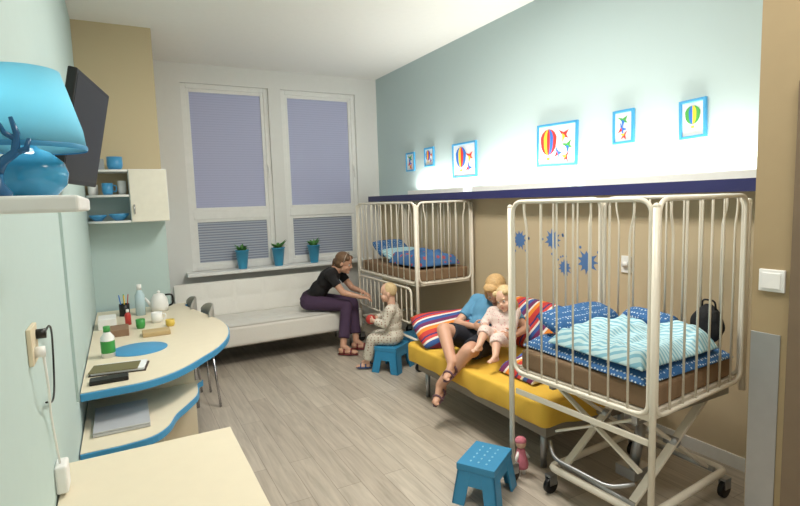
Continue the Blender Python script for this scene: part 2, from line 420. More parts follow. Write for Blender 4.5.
stool(2.27,4.44,.6,"blue plastic step stool the boy sits on")
stool(2.66,4.66,.1,"blue plastic step stool pushed beneath the far cot")

# ---------------- cots ----------------
mattm=M("brown_mattress",(138,112,86),.8,bump=.1,scale=80)
def panel(r,P0,P1,zb,zt,n,name="side_rail"):
    P0=V((P0[0],P0[1],0));P1=V((P1[0],P1[1],0)); Z=V((0,0,1)); g=G()
    loop=fillet([P0+Z*zb,P0+Z*zt,P1+Z*zt,P1+Z*zb],.07,6,True)
    g.tube(loop,.011,closed=True)
    d=P1-P0
    for i in range(1,n+1):
        t=i/(n+1); p=P0+d*t
        if zt-zb>.5:
            k=1 if t<.5 else -1
            q=p-d.normalized()*k*.02 if i in(1,n) else p
            g.tube(fillet([p+Z*zb,p+Z*(zt-.14),q+Z*(zt-.07),q+Z*(zt-.004)],.04,3),.0058,seg=6)
        else: g.cyl(p+Z*zb,p+Z*zt,.0058,seg=6)
    return g.done(name,enamel,r)
def caster(r,x,y):
    G().cyl((x,y-.013,.045),(x,y+.013,.045),.045,seg=20).done("caster_wheel",black,r,bevel=.004)
    G().box((x-.02,y-.02,.05),(x+.03,y-.015,.1)).box((x-.02,y+.015,.05),(x+.03,y+.02,.1)).box((x-.02,y-.02,.095),(x+.03,y+.02,.11)).done("caster_fork",steel,r)
def cot(label,A,B,C,D,zbase,zt,legs,n1=7,n2=6,mh=.12):
    A,B,C,D=[V((p[0],p[1],0)) for p in(A,B,C,D)]; Z=V((0,0,1)); cen=(A+B+C+D)/4
    r=root("cot",(cen.x,cen.y,0),label,"cot","hospital cots")
    for nm,P in(('A',A),('B',B),('C',C),('D',D)):
        zb=.11 if nm in legs else zbase-.06
        g=G().cyl(P+Z*zb,P+Z*(zt-.03),.015).ell(P+Z*(zt-.03),.016)
        g.done("corner_post",enamel,r)
        if nm in legs: caster(r,P.x,P.y)
    ins=.02
    for P,Q,n in((A,B,n1),(B,C,n2),(C,D,n1),(D,A,n2)):
        e=(Q-P).normalized()*ins; panel(r,P+e,Q-e,zbase,zt,n)
    def sh(P,k): return P+(cen-P).normalized()*k
    a,b,c,d=[sh(P,.035) for P in(A,B,C,D)]
    G().prism([(p.x,p.y) for p in(a,b,c,d)],zbase-.03,zbase+.01).done("base_frame",enamel,r)
    a,b,c,d=[sh(P,.05) for P in(A,B,C,D)]
    G().prism([(p.x,p.y) for p in(a,b,c,d)],zbase+.01,zbase+mh).done("mattress",mattm,r,bevel=.02)
    return r
nA,nB,nC,nD=(1.90,2.24),(1.97,1.40),(2.79,1.474),(2.717,2.314)
zb=.67
rc=cot("white metal hospital cot with tall bars on folding undercarriage",nA,nB,nC,nD,zb,1.62,"AB",mh=.12)
b0=[(2.0,2.04),(2.04,1.47),(2.76,1.53),(2.74,2.08)]
G().tube(fillet([(x,y,.15) for x,y in b0],.04,4,True),.02,closed=True).done("undercarriage_frame",enamel,rc)
for x,y in b0: caster(rc,x,y)
for yy in(1.56,1.98):
    for (p,q) in(((2.05,yy,.17),(2.68,yy,zb-.04)),((2.05,yy+.025,zb-.04),(2.68,yy+.025,.17))):
        G().bar(p,q,.042,.016,up=(0,1,0)).done("scissor_arm",enamel,rc,bevel=.003)
    G().cyl((2.365,yy-.02,.40),(2.365,yy+.045,.40),.024).done("scissor_pivot",steel,rc)
for x,z in((2.05,.17),(2.68,.17),(2.05,zb-.05),(2.68,zb-.05)): G().cyl((x,1.54,z),(x,2.02,z),.014).done("cross_tube",steel,rc)
G().cyl((2.35,1.78,.18),(2.42,1.78,.42),.028).cyl((2.42,1.78,.42),(2.48,1.78,zb-.04),.014).done("lift_cylinder",steel,rc)
G().box((2.28,1.72,.13),(2.42,1.84,.19)).done("bracket",steel,rc,bevel=.004)
G().box((2.0,1.50,zb-.075),(2.72,1.53,zb-.035)).box((2.0,2.02,zb-.075),(2.70,2.05,zb-.035)).done("under_rail",steel,rc,bevel=.003)
G().bar((2.03,1.5,.62),(2.03,2.02,.36),.03,.012,up=(1,0,0)).bar((2.03,1.5,.36),(2.03,2.02,.62),.03,.012,up=(1,0,0)).done("tilt_link",enamel,rc,bevel=.002)
G().tube(fillet([(2.02,1.52,.3),(1.95,1.6,.26),(1.93,1.95,.26),(2.0,2.04,.3)],.06,4),.010).done("foot_pedal",steel,rc)
G().bar((1.915,2.22,.55),(1.975,1.42,.55),.03,.012).done("lower_rail",enamel,rc,bevel=.003)
fA,fB,fC,fD=(2.43,5.55),(2.43,4.2),(3.07,4.2),(3.07,5.55)
rf=cot("white metal hospital cot with high bars by the back wall",fA,fB,fC,fD,.85,1.62,"ABCD",n1=10,n2=6)
panel(rf,(2.40,5.48),(2.40,4.27),.46,.80,11,"lowered_rail")
for p,q in(((2.43,4.2,.3),(2.43,5.55,.3)),((2.43,4.2,.3),(3.07,4.2,.3)),((3.07,4.2,.3),(3.07,5.55,.3)),((2.43,5.55,.3),(3.07,5.55,.3))):
    G().cyl(p,q,.013).done("cross_tube",enamel,rf)

def cloth(name,label,cat,fn,nu,nv,mat,th=.02,parent=None):
    o=G().grid(fn,nu,nv).done(name,mat,parent,solid=th,recalc=False)
    if parent is None: tag(o,label,cat)
    s=o.modifiers.new("sub",'SUBSURF'); s.levels=1; s.render_levels=1
    return o
def nz(x,y,s=1,k=0): return noise.noise(V((x*s+k,y*s-k,k*.7)))
stripeblue=MS("light_blue_striped_cloth",[(0,(198,226,232)),(.55,(136,190,210))],axis=0,period=.024,diag=.25)
dotblue=MD("blue_dotted_cloth",(52,104,160),(200,216,230),52,.28)
def duvet(x0,x1,y0,y1,z,h,k,skew=0,amp=1):
    def f(u,v):
        x=x0+u*(x1-x0); y=y0+v*(y1-y0)+skew*u
        e=min(1,min(u,1-u,v,1-v)*9); e=math.sin(e*math.pi/2)
        zz=z+.012+e*(h+amp*(.05*nz(x,y,5,k)+.024*nz(x,y,14,k+3)+.02*abs(nz(x,y*2,9,k+5))))
        return V((x,y,zz))
    return f
zm=.79
cloth("bed_sheet","blue white-dotted sheet spread over the near cot mattress","sheet",duvet(1.975,2.71,1.45,2.24,zm,.05,7,.02,.3),44,40,dotblue,.010)
cloth("duvet","loosely spread light blue striped duvet on the near cot","duvet",duvet(1.985,2.60,1.465,2.05,zm+.06,.085,2,.02,1.3),56,50,stripeblue,.012)
def pillow(name,label,c,axes,half,mat,k=0):
    g=G(); n=20
    c=V(c)
    def f(sg):
        def q(u,v):
            a=2*u-1;b=2*v-1
            t=max(0,(1-a**4))*max(0,(1-b**4)); 
            return c+axes[0]*(half[0]*a*(1-.06*b*b))+axes[1]*(half[1]*b*(1-.06*a*a))+axes[2]*(sg*half[2]*(t**.5)*(1+.15*nz(a,b,2,k)))
        return q
    g.grid(f(1),n,n); g.grid(f(-1),n,n)
    bmesh.ops.remove_doubles(g.bm,verts=g.bm.verts[:],dist=.0008)
    return tag(g.done(name,mat),label,"pillow")
pillow("pillow","blue pillow with white dots in the near cot",(2.34,2.15,zm+.14),(V((1,.08,0)).normalized(),V((-.08,.9,.35)).normalized(),V((0,-.35,.9)).normalized()),(.29,.10,.05),dotblue,3)
pillow("pillow","blue dotted pillow by the far rail of the cot",(2.655,1.93,zm+.13),(V((0.08,1,0)).normalized(),V((-.9,.08,-.4)).normalized(),V((-.4,0,.9)).normalized()),(.17,.06,.045),dotblue,5)
r=root("black_bag",(2.70,1.62,zm),"soft dark fabric bag slumped in the cot corner","bag")
bagm=M("black_fabric",(26,26,30),.85,bump=.4,scale=30)
g=G()
def bagf(u,v):
    a=2*math.pi*u; t=v; rr=(math.sin(math.pi*min(1,t*.93+.05))**.55); n_=1+.18*noise.noise(V((math.cos(a)*1.6,math.sin(a)*1.6,t*3)))
    return V((2.70+.042*rr*n_*math.cos(a)+.012*t,1.615+.105*rr*n_*math.sin(a)*(1-.35*t),zm+.06+.20*t))
g.grid(bagf,28,16).done("bag_body",bagm,r)
G().tube(fillet([(2.705,1.57,zm+.24),(2.70,1.575,zm+.285),(2.70,1.64,zm+.285),(2.705,1.645,zm+.24)],.02),.005).done("strap",bagm,r)
patt=MD("blue_red_patterned_cloth",(70,115,170),(180,85,95),14,.28)
cloth("duvet","blue and red patterned duvet heaped in the far cot","duvet",duvet(2.47,2.98,4.27,4.88,.985,.10,12),34,34,patt,.012)
pillow("pillow","blue dotted pillow in the far cot",(2.75,5.33,1.10),(V((1,.1,0)).normalized(),V((-.1,.8,.6)).normalized(),V((0,-.6,.8)).normalized()),(.22,.13,.05),dotblue,8)
pillow("pillow","light striped pillow in the far cot",(2.73,5.03,1.06),(V((1,-.1,0)).normalized(),V((.1,1,.3)).normalized(),V((0,-.3,1)).normalized()),(.22,.13,.045),stripeblue,9)

# ---------------- adult bed ----------------
yellow=M("yellow_sheet",(228,184,68),.85,bump=.3,scale=8,var=.08)
bx0,bx1,by0,by1=2.05,2.98,2.13,3.76
ZT=.455
r=root("bed",((bx0+bx1)/2,(by0+by1)/2,0),"low single bed with rumpled yellow sheet","bed")
def rr_out(x0,x1,y0,y1,rad,n):
    pts=[]
    for cx,cy,a0 in((x1-rad,y1-rad,0),(x0+rad,y1-rad,math.pi/2),(x0+rad,y0+rad,math.pi),(x1-rad,y0+rad,1.5*math.pi)):
        for k in range(n+1):
            a=a0+math.pi/2*k/n; pts.append((cx+rad*math.cos(a),cy+rad*math.sin(a)))
    out=[]
    for i in range(len(pts)):
        p=pts[i];q=pts[(i+1)%len(pts)]; L_=math.hypot(q[0]-p[0],q[1]-p[1]); m=max(1,int(L_/.03))
        for k in range(m): out.append((p[0]+(q[0]-p[0])*k/m,p[1]+(q[1]-p[1])*k/m))
    return out
def soft_mattress(x0,x1,y0,y1,z0,z1,mat,par):
    g=G(); o=rr_out(x0,x1,y0,y1,.045,5); cx,cy=(x0+x1)/2,(y0+y1)/2; rings=[]
    prof=[(.93,z0-.0),(.99,z0+.003),(1.0,z0+.015),(1.0,z1-.025),(.99,z1-.01),(.965,z1-.002),(.9,z1),(.75,z1),(.55,z1),(.3,z1),(.05,z1)]
    for j,(k,z) in enumerate(prof):
        ring=[]
        for (x,y) in o:
            kx=cx+(x-cx)*k; ky=cy+(y-cy)*k
            if k>.9 :
                ex=(1-k)*.3; kx=x-(ex if x>cx else -ex)*(1 if abs(x-cx)>.3*(x1-x0) else 0); ky=y-(ex if y>cy else -ex)*(1 if abs(y-cy)>.4*(y1-y0) else 0)
            dz=.006*nz(kx,ky,6,3)+.006*nz(kx,ky,15,8)
            w=.010*nz(kx*1.0,ky*1.0+z*3,9,5) if 0<j<5 else 0
            ring.append(g.bm.verts.new((kx+w,ky+w,z+(dz if j>=4 else .02*nz(kx,ky,7,1)*(1 if j<2 else 0)))))
        rings.append(ring)
    n=len(o)
    for a,b in zip(rings,rings[1:]):
        for i in range(n): g.bm.faces.new((a[i],a[(i+1)%n],b[(i+1)%n],b[i]))
    g.bm.faces.new(rings[-1]); g.bm.faces.new(rings[0][::-1])
    g._fin(0,0,True)
    return g.done("mattress",mat,par)
soft_mattress(bx0,bx1,by0,by1,.31,ZT,yellow,r)
G().box((bx0+.07,by0+.07,.22),(bx1-.07,by1-.07,.305)).done("bed_frame",M("grey_frame",(140,134,124),.6),r,bevel=.005)
for x in(bx0+.12,bx1-.12):
    for y in(by0+.14,by1-.14): G().cyl((x,y,0),(x,y,.22),.02).done("leg",steel,r)
rain=MS("multicolour_striped_cloth",[(0,(196,58,52)),(.2,(232,140,52)),(.36,(230,222,212)),(.44,(112,42,92)),(.6,(52,92,158)),(.74,(230,222,212)),(.82,(206,70,66)),(.93,(70,50,110))],axis=1,period=.27,diag=.5)
pillow("pillow","multicolour striped pillow at the head of the bed",(2.42,3.58,.56),(V((1,-.2,0)).normalized(),V((.18,.88,.42)).normalized(),V((-.05,-.42,.9)).normalized()),(.35,.22,.07),rain,1)
pillow("pillow","multicolour striped pillow behind the seated woman",(2.82,3.12,.64),(V((0,1,0)),V((.45,0,.89)).normalized(),V((.89,0,-.45)).normalized()),(.31,.2,.065),rain,2)
cloth("blanket","multicolour striped blanket crumpled beside the mother","blanket",duvet(2.2,2.85,2.40,2.74,ZT,.09,21,0,1.3),30,24,rain,.012)
leafm=M("leaf_green",(66,125,52),.6,var=.3)
soil=M("soil",(50,38,28),.9)
for i,x in enumerate((1.24,1.67,2.12)):
    setcur((x,YB-.11,H-.75)); random.seed(10+i)
    r=root("potted_plant",(0,0,0),"small green plant in tall blue pot on the sill","plant","potted plants on the window sill")
    g=G().lathe([(0,0),(.046,0),(.05,.01),(.075,.21),(.082,.21),(.082,.222),(.068,.222),(.064,.2),(0,.198)],seg=24); g.done("pot",potm,r)
    G().cyl((0,0,.196),(0,0,.206),.062).done("soil",soil,r)
    g=G()
    for k in range(34):
        a=random.uniform(0,6.28); l=random.uniform(.05,.13); d=V((math.cos(a),math.sin(a),0)); s=V((-d.y,d.x,0))
        hgt=random.uniform(.35,.9); p=V((d.x*.02,d.y*.02,.2)); t=p+d*l*.7+V((0,0,l*hgt)); m=p+d*l*.3+V((0,0,l*.55))
        g.plate([p,m+s*.018,t,m-s*.018],(0.001,0,.001))
    g.done("leaves",leafm,r)
    setcur()

# ---------------- left side ----------------
desk_out=[(-.235,2.92),(.0,2.93),(.14,2.98),(.26,3.08),(.38,3.24),(.50,3.42),(.60,3.66),(.65,3.92),(.65,4.18),(.60,4.46),(.53,4.78),(.47,5.08),(.45,5.22),(-.235,5.22)]
def smooth_out(o,keep=0):
    pts=[V((p[0],p[1],0)) for p in o]; out=[]
    n=len(pts)
    for i in range(n):
        if i<1 or i>=n-2: out.append(pts[i]); continue
        p0,p1,p2,p3=pts[i-1],pts[i],pts[i+1],pts[min(i+2,n-1)]
        for j in range(4):
            t=j/4; out.append(.5*((2*p1)+(p2-p0)*t+(2*p0-5*p1+4*p2-p3)*t*t+(3*p1-p0-3*p2+p3)*t**3))
    return [(p.x,p.y) for p in out]
def inset(o,cx,cy,k): return [(p[0]+(cx-p[0])*k if p[0]>-.2 else p[0]+.001,p[1]+(cy-p[1])*k) for p in o]
do=smooth_out(desk_out)
r=root("writing_desk",(.15,4.0,0),"cream desk with curved blue edge and lower tier","desk")
G().prism(do,.712,.748).done("edge_band",blueedge,r,bevel=.002)
G().prism(inset(do,.1,4.1,.012),.7485,.752).done("desktop",cream,r)
lo_=smooth_out([(-.235,2.64),(-.08,2.64),(.06,2.67),(.14,2.76),(.19,2.9),(.26,3.02),(.33,3.16),(.35,3.34),(.345,3.42),(-.235,3.42)])
G().prism(lo_,.525,.56).done("lower_edge_band",blueedge,r,bevel=.002)
G().prism(inset(lo_,.0,3.05,.02),.5605,.563).done("lower_tier",cream,r)
G().box((-.235,2.85,0),(.12,3.40,.525)).done("pedestal",cream,r,bevel=.003)
G().box((-.2,3.37,.563),(.335,3.40,.712)).done("support_panel",cream,r,bevel=.003)
G().box((-.2,3.37,.0),(.335,3.40,.525)).done("side_panel",cream,r,bevel=.003)
for x,y in((.45,4.45),(.35,5.1)): G().cyl((x,y,0),(x,y,.712),.02).done("leg",chrome,r)
G().box((-.23,5.19,0),(.3,5.22,.712)).done("end_panel",cream,r)
r=root("low_cabinet",(.05,1.5,0),"cream low cabinet with plain top beside the wall","cabinet")
G().box((XL+.005,.7,.72),(.335,2.14,.75)).done("top_board",cream,r,bevel=.004)
G().box((XL+.02,.72,.03),(.32,2.12,.72)).done("body",cream,r,bevel=.003)
for y in(.74,1.43): G().box((.32,y,.06),(.333,y+.67,.70)).done("door",white,r,bevel=.003)
G().box((XL+.03,.75,0),(.28,2.08,.03)).done("plinth",black,r)
r=root("laptop",(-.07,3.0,.563),"closed thin silver laptop on the lower desk tier","laptop")
silv=M("silver_plastic",(196,198,203),.35,.2)
G().box((-.19,2.80,.5635),(.06,3.16,.580)).done("laptop_base",silv,r,bevel=.005)
G().box((-.19,2.80,.581),(.06,3.16,.589)).done("laptop_lid",silv,r,bevel=.003)
tag(G().cyl((.05,3.66,.752),(.05,3.66,.756),.165,seg=48).done("placemat",blueedge,bevel=.001),"round blue placemat on the desk","placemat")
r=root("notebook",(-.08,3.2,.752),"open dark notebook with papers on the desk","notebook")
setcur((-.07,3.26,.752),-.15)
G().box((-.13,-.09,0),(.15,.09,.006)).done("cover",M("dark_cover",(60,50,40),.5),r); G().box((-.12,-.082,.006),(.14,.085,.018)).done("pages",paper,r)
G().box((-.13,-.09,.018),(.11,.06,.022)).done("front_cover",M("olive_cover",(110,105,70),.5),r)
setcur()
tag(G().box((-.2,3.02,.752),(-.02,3.10,.775)).done("remote_control",black,bevel=.006),"black remote control on the desk","remote control")
def bottle(x,y,z,h,rad,c1,c2,label,name="bottle",lab=None):
    r=root(name,(x,y,z),label,"bottle")
    G().lathe([(0,0),(rad,0),(rad,h*.65),(rad*.5,h*.8),(rad*.42,h*.84),(0,h*.84)],(x,y,z),20).done("bottle_body",c1,r)
    G().lathe([(0,h*.82),(rad*.5,h*.82),(rad*.5,h),(0,h)],(x,y,z),16).done("cap",c2,r)
    if lab: G().lathe([(rad+.0005,h*.15),(rad+.0012,h*.17),(rad+.0012,h*.52),(rad+.0005,h*.54)],(x,y,z),20).done("paper_label",lab,r)
greenm=M("green_plastic",(60,150,70),.4); redm=M("red_plastic",(186,56,50),.4); yelm=M("yellow_plastic",(215,185,80),.4)
bottle(-.12,3.58,.752,.19,.038,white,greenm,"white bottle with green cap and label on the desk",lab=greenm)
bottle(.10,4.85,.752,.26,.038,M("clear_bluish",(190,215,225),.15),white,"clear plastic bottle with white cap")
bottle(.0,4.5,.752,.12,.022,redm,white,"tiny red bottle among the desk clutter")
def cup(x,y,z,rad,h,m,label,handle=True,name="cup",cat="cup",group=None):
    r=root(name,(x,y,z),label,cat,group)
    G().lathe([(0,0),(rad*.8,0),(rad,h*.3),(rad,h),(rad*.9,h),(rad*.88,h*.15),(0,h*.12)],(x,y,z),24).done("cup_body",m,r)
    if handle: G().tube(fillet([(x+rad*.95,y,z+h*.8),(x+rad*1.6,y,z+h*.8),(x+rad*1.6,y,z+h*.3),(x+rad*.95,y,z+h*.3)],rad*.3),rad*.11).done("handle",m,r)
cup(.2,4.45,.752,.04,.08,white,"white mug on the desk")
cup(.08,4.3,.752,.032,.07,greenm,"green plastic cup on the desk",False)
cup(.28,4.25,.752,.032,.05,yelm,"yellow toy cup on the desk",False)
r=root("pen_holder",(-.02,4.9,.752),"dark pen holder with coloured pencils","pen holder")
G().lathe([(0,0),(.04,0),(.04,.1),(.036,.1),(.036,.01),(0,.01)],(-.02,4.9,.752),20).done("holder",black,r)
for k,mm in enumerate((redm,greenm,blu,yel)):
    a=k*1.6; G().cyl((-.02+.015*math.cos(a),4.9+.015*math.sin(a),.765),(-.02+.035*math.cos(a),4.9+.035*math.sin(a),.93),.004).done("pencil",mm,r)
tag(G().box((.08,3.96,.752),(.26,4.08,.785)).done("toy_box",M("wood_toy",(190,165,120),.6),bevel=.006),"small wooden toy box on the desk","box")
tag(G().box((-.12,4.1,.752),(.0,4.3,.80)).done("paper_box",M("brown_box",(140,110,85),.6),bevel=.004),"brown paper box on the desk","box")
tag(G().box((-.2,4.4,.752),(-.08,4.6,.83)).done("carton",white,bevel=.004),"white carton standing on the desk","box")
r=root("kettle",(.25,4.93,.752),"white round kettle on the desk end","kettle")
G().lathe([(0,0),(.065,0),(.075,.05),(.065,.11),(.04,.15),(0,.16)],(.25,4.93,.752),28).ell((.25,4.93,.92),.014).done("kettle_body",white,r)
G().cyl((.19,4.93,.80),(.14,4.93,.88),.015,.009).done("spout",white,r)
G().tube(fillet([(.30,4.93,.89),(.36,4.93,.89),(.36,4.93,.80),(.315,4.93,.79)],.03),.008).done("handle",black,r)
greyc=M("grey_chair_plastic",(158,154,146),.5)
def chair(x,y,rot,label):
    setcur((x,y,0),rot)
    r=root("desk_chair",(0,0,0),label,"chair","grey desk chairs")
    G().box((-.2,-.2,.43),(.2,.2,.46)).done("seat",greyc,r,bevel=.014)
    def f(u,v):
        a=(u-.5); return V((.2+.06*(1-(2*a)**2)-.03,a*.4*(1-.15*v*v),.56+v*.27-.05*v*(2*a)**4))
    G().grid(f,12,8).done("backrest",greyc,r,solid=.015,recalc=False)
    for sx in(-1,1):
        for sy in(-1,1):
            G().tube(fillet([(sx*.2,sy*.2,0),(sx*.17,sy*.17,.43)],.1),.010).done("leg",chrome,r)
    for sy in(-1,1): G().tube(fillet([(.17,sy*.14,.43),(.215,sy*.14,.5),(.21,sy*.14,.7)],.05),.009).done("back_support",chrome,r)
    setcur()
chair(.41,4.55,.05,"grey plastic chair with metal legs tucked under desk"); chair(.33,5.0,.0,"grey plastic chair at the far end of desk")
u=(V((-.045,3.1,0))-V((-.155,2.5,0))).normalized(); tl=math.radians(12)
n=V((u.y,-u.x,0)); up=(V((0,0,1))*math.cos(tl)+n*math.sin(tl)); nn=(n*math.cos(tl)-V((0,0,1))*math.sin(tl))
c=V((-.115,2.8,H+.345))
r=root("television",(c.x,c.y,c.z-.22),"black flat television on a wall arm","television")
G().obox(c,(u,up,nn),(.29,.235,.018)).done("tv_body",black,r,bevel=.006)
G().obox(c+nn*.0185,(u,up,nn),(.275,.215,.001)).done("screen",M("screen_dark",(8,8,11),.35),r)
G().cyl(c-nn*.018,(XL,2.85,c.z),.02).obox(V((XL+.01,2.85,c.z)),AX,(.01,.06,.08)).done("wall_arm",steel,r)
tag(G().box((XL,1.0,H-.003),(-.055,1.34,H+.025)).done("wall_shelf",white,bevel=.006),"white wall shelf carrying the lamp","shelf")
lx,ly,lz=-.133,1.14,H+.025
r=root("table_lamp",(lx,ly,lz),"glossy turquoise table lamp with wide light-blue shade","lamp")
gb=M("glossy_turquoise_ceramic",(62,150,192),.1,var=.06)
G().lathe([(0,0),(.036,0),(.04,.006),(.054,.022),(.058,.042),(.052,.062),(.032,.080),(.014,.088),(.01,.115),(0,.115)],(lx,ly,lz),36).done("base",gb,r)
shm=translucent("light_blue_shade",(152,208,224),.58)
G().lathe([(.09,.085),(.086,.12),(.058,.222)],(lx,ly,lz),40).done("lamp_shade",shm,r,solid=.0015)
G().lathe([(.0905,.083),(.092,.087),(.0905,.092)],(lx,ly,lz),40).done("shade_trim",blueedge,r)
G().ell((lx,ly,lz+.135),(.016,.016,.022)).done("bulb",M("lit_bulb",(255,245,220),emit=6),r)
pl=bpy.data.lights.new("bulb_light",'POINT'); pl.energy=.75; pl.color=(1,.93,.8); pl.shadow_soft_size=.02
po=bpy.data.objects.new("bulb_light",pl); sc.collection.objects.link(po); po.parent=r; po.location=(0,-.0,.165)
r=root("antler_ornament",(-.168,1.03,lz),"blue branching antler ornament on the shelf","ornament")
nv=M("blue_ceramic_ornament",(30,92,140),.25)
G().lathe([(0,0),(.02,0),(.022,.006),(.012,.02),(.012,.035),(0,.036)],(-.168,1.03,lz),20).done("ornament_base",nv,r)
g=G(); 
P=lambda a,b:V((-.168+a,1.03,lz+b))
g.tube([P(0,.03),P(.012,.055),P(.03,.07),P(.034,.10),P(.028,.125)],[.009,.008,.007,.005,.003]); g.tube([P(.03,.07),P(.045,.075),P(.05,.092)],[.006,.005,.003]); g.tube([P(0,.03),P(-.014,.055),P(-.026,.08),P(-.022,.115)],[.008,.007,.005,.003]); g.tube([P(.033,.09),P(.018,.10),P(.012,.115)],[.005,.004,.003])
g.done("antlers",nv,r)
r=root("wall_socket",(XL,1.7,H-.36),"beige double wall socket with plugged cords","socket")
bp_=M("beige_plastic",(222,208,180),.5)
G().box((XL,1.645,H-.41),(XL+.012,1.755,H-.31)).done("plate",bp_,r,bevel=.003)
G().cyl((XL+.012,1.73,H-.34),(XL+.035,1.73,H-.34),.014).done("plug",black,r); G().cyl((XL+.012,1.68,H-.38),(XL+.035,1.68,H-.38),.015).done("plug",white,r)
x=XL+.03
G().tube(fillet([(x,1.68,H-.38),(x,1.72,H-.52),(x-.02,1.85,H-.60),(x-.015,1.92,H-.82)],.1,6),.0035).done("power_cord",white,r)
G().tube(fillet([(x,1.73,H-.34),(x,1.9,H-.34),(x-.02,2.06,H-.48),(x-.02,1.98,H-.62),(x-.02,1.8,H-.56)],.1,6),.003).done("power_cord",black,r)
G().box((XL,1.88,H-.89),(XL+.035,1.96,H-.80)).done("power_adapter",white,r,bevel=.008)
struct(G().box((XL,2.78,.76),(XL+.012,2.80,H+.1)).done("trim_3",cyanw),"cable duct")
r=root("wall_cabinet",(.22,5.1,H-.12),"white wall cabinet mounted on the column","cabinet")
G().box((.09,4.98,H-.12),(.39,5.26,H+.33)).done("body",white,r,bevel=.004)
G().box((.095,4.965,H-.115),(.385,4.98,H+.325)).done("door",M("offwhite",(232,228,214),.4),r,bevel=.003)
G().cyl((.12,4.95,H-.05),(.12,4.95,H+.03),.006).done("handle",chrome,r)
r=root("open_shelf_unit",(-.07,5.1,H-.12),"white open corner shelves beside the wall cabinet","shelf")
for nme,z in (("shelf_board",H-.12),("shelf_board",H+.1),("shelf_board",H+.31)):
    o=[(-.239,5.259),(.088,5.259),(.088,4.98)]+[(.088-.327*math.sin(t*math.pi/2/8),4.98+.0+.16*(1-math.cos(t*math.pi/2/8))) for t in range(1,9)]
    o=[(max(-.239,a),b) for a,b in o]
    G().prism(o,z,z+.018).done(nme,white,r,bevel=.002)
blc=M("blue_ceramic",(70,150,200),.3)
def bowl(x,y,z,rad,m,label):
    tag(G().lathe([(0,0),(rad*.4,0),(rad*.9,rad*.5),(rad,rad*.75),(rad*.93,rad*.75),(rad*.8,rad*.5),(0,rad*.12)],(x,y,z),28).done("bowl",m),label,"bowl","bowls on the open shelf")
bowl(-.0,5.1,H-.102,.08,blc,"blue ceramic bowl on the open shelf"); bowl(-.16,5.16,H-.102,.07,blc,"blue ceramic bowl on the open shelf")
cup(-.07,5.08,H+.118,.042,.1,blc,"blue mug on the middle shelf"); cup(-.18,5.17,H+.118,.038,.09,white,"white mug on the middle shelf",False); cup(.04,5.12,H+.118,.033,.12,white,"white cup on the middle shelf",False)
cup(.0,5.08,H+.328,.06,.11,blc,"blue cup on top of the shelves",False)
tag(G().box((-.16,5.05,H+.328),(-.08,5.13,H+.42)).done("small_box",M("grey_box",(150,155,160),.6),bevel=.003),"small grey box on top of shelves","box")
# ---------------- people ----------------
def remesh_obj(g,name,mat,parent,vox,sm=4,dec=.35):
    me=bpy.data.meshes.new("tmp"); g.bm.to_mesh(me); g.bm.free()
    o=bpy.data.objects.new("tmp",me); sc.collection.objects.link(o)
    m=o.modifiers.new("r",'REMESH'); m.mode='VOXEL'; m.voxel_size=vox
    s=o.modifiers.new("s",'SMOOTH'); s.iterations=sm; s.factor=.5
    if dec<1:
        d=o.modifiers.new("d",'DECIMATE'); d.ratio=dec
    dg=bpy.context.evaluated_depsgraph_get(); dg.update()
    nm=bpy.data.meshes.new_from_object(o.evaluated_get(dg)); bpy.data.objects.remove(o); bpy.data.meshes.remove(me)
    bm=bmesh.new(); bm.from_mesh(nm); bpy.data.meshes.remove(nm)
    for f in bm.faces: f.smooth=True; f.material_index=0
    g2=G(); g2.bm.free(); g2.bm=bm
    return g2.done(name,mat,parent,recalc=False)
def limb(g,pts,rads,frac=9,infl=0,start=0):
    pts=[V(p) for p in pts]
    for i in range(len(pts)-1):
        if i>=frac: break
        t=min(1,frac-i); q=pts[i].lerp(pts[i+1],t); r0=rads[i]+infl; r1=rads[i]+(rads[i+1]-rads[i])*t+infl
        g.ell(pts[i],r0*.99); g.cyl(pts[i],q,r0,r1,seg=20)
        if t>=1 and frac>i+1: g.ell(q,r1*.99)
def perp(a,b):
    return (b-a*b.dot(a)).normalized()
def hand(g,w,d,n,thumb,s,curl=.35):
    w=V(w); d=V(d).normalized(); n=perp(d,V(n)); sd=d.cross(n)
    g.ell(w+d*.045*s,(.052*s,.041*s,.016*s),(d,sd,n))
    L=[.062,.075,.078,.068]; 
    for i in range(4):
        k=(i-1.5); b=w+d*(.078-.004*abs(k))*s+sd*(k*.0215*s)*thumb*-1; dd=(d+sd*(k*.16)*thumb*-1).normalized()
        l=L[3-i]*s; a=0; p=b-dd*.012*s; rr=.0088*s
        for j in range(3):
            a+=curl*(.7 if j==0 else 1); q=p+(dd*math.cos(a)+n*math.sin(a))*l*(.45 if j==0 else .32)
            g.cyl(p,q,rr,rr*.9,seg=10); g.ell(q,rr*.9,sub=1); p=q; rr*=.9
    b=w+d*.022*s+sd*.028*s*thumb; q=b+(d*.65+sd*.75*thumb+n*.2).normalized()*.042*s; q2=q+(d*.9+sd*.3*thumb+n*.35).normalized()*.032*s
    g.ell(b,.014*s); g.cyl(b,q,.013*s,.0105*s,seg=10); g.ell(q,.0105*s); g.cyl(q,q2,.0105*s,.008*s,seg=10); g.ell(q2,.008*s)
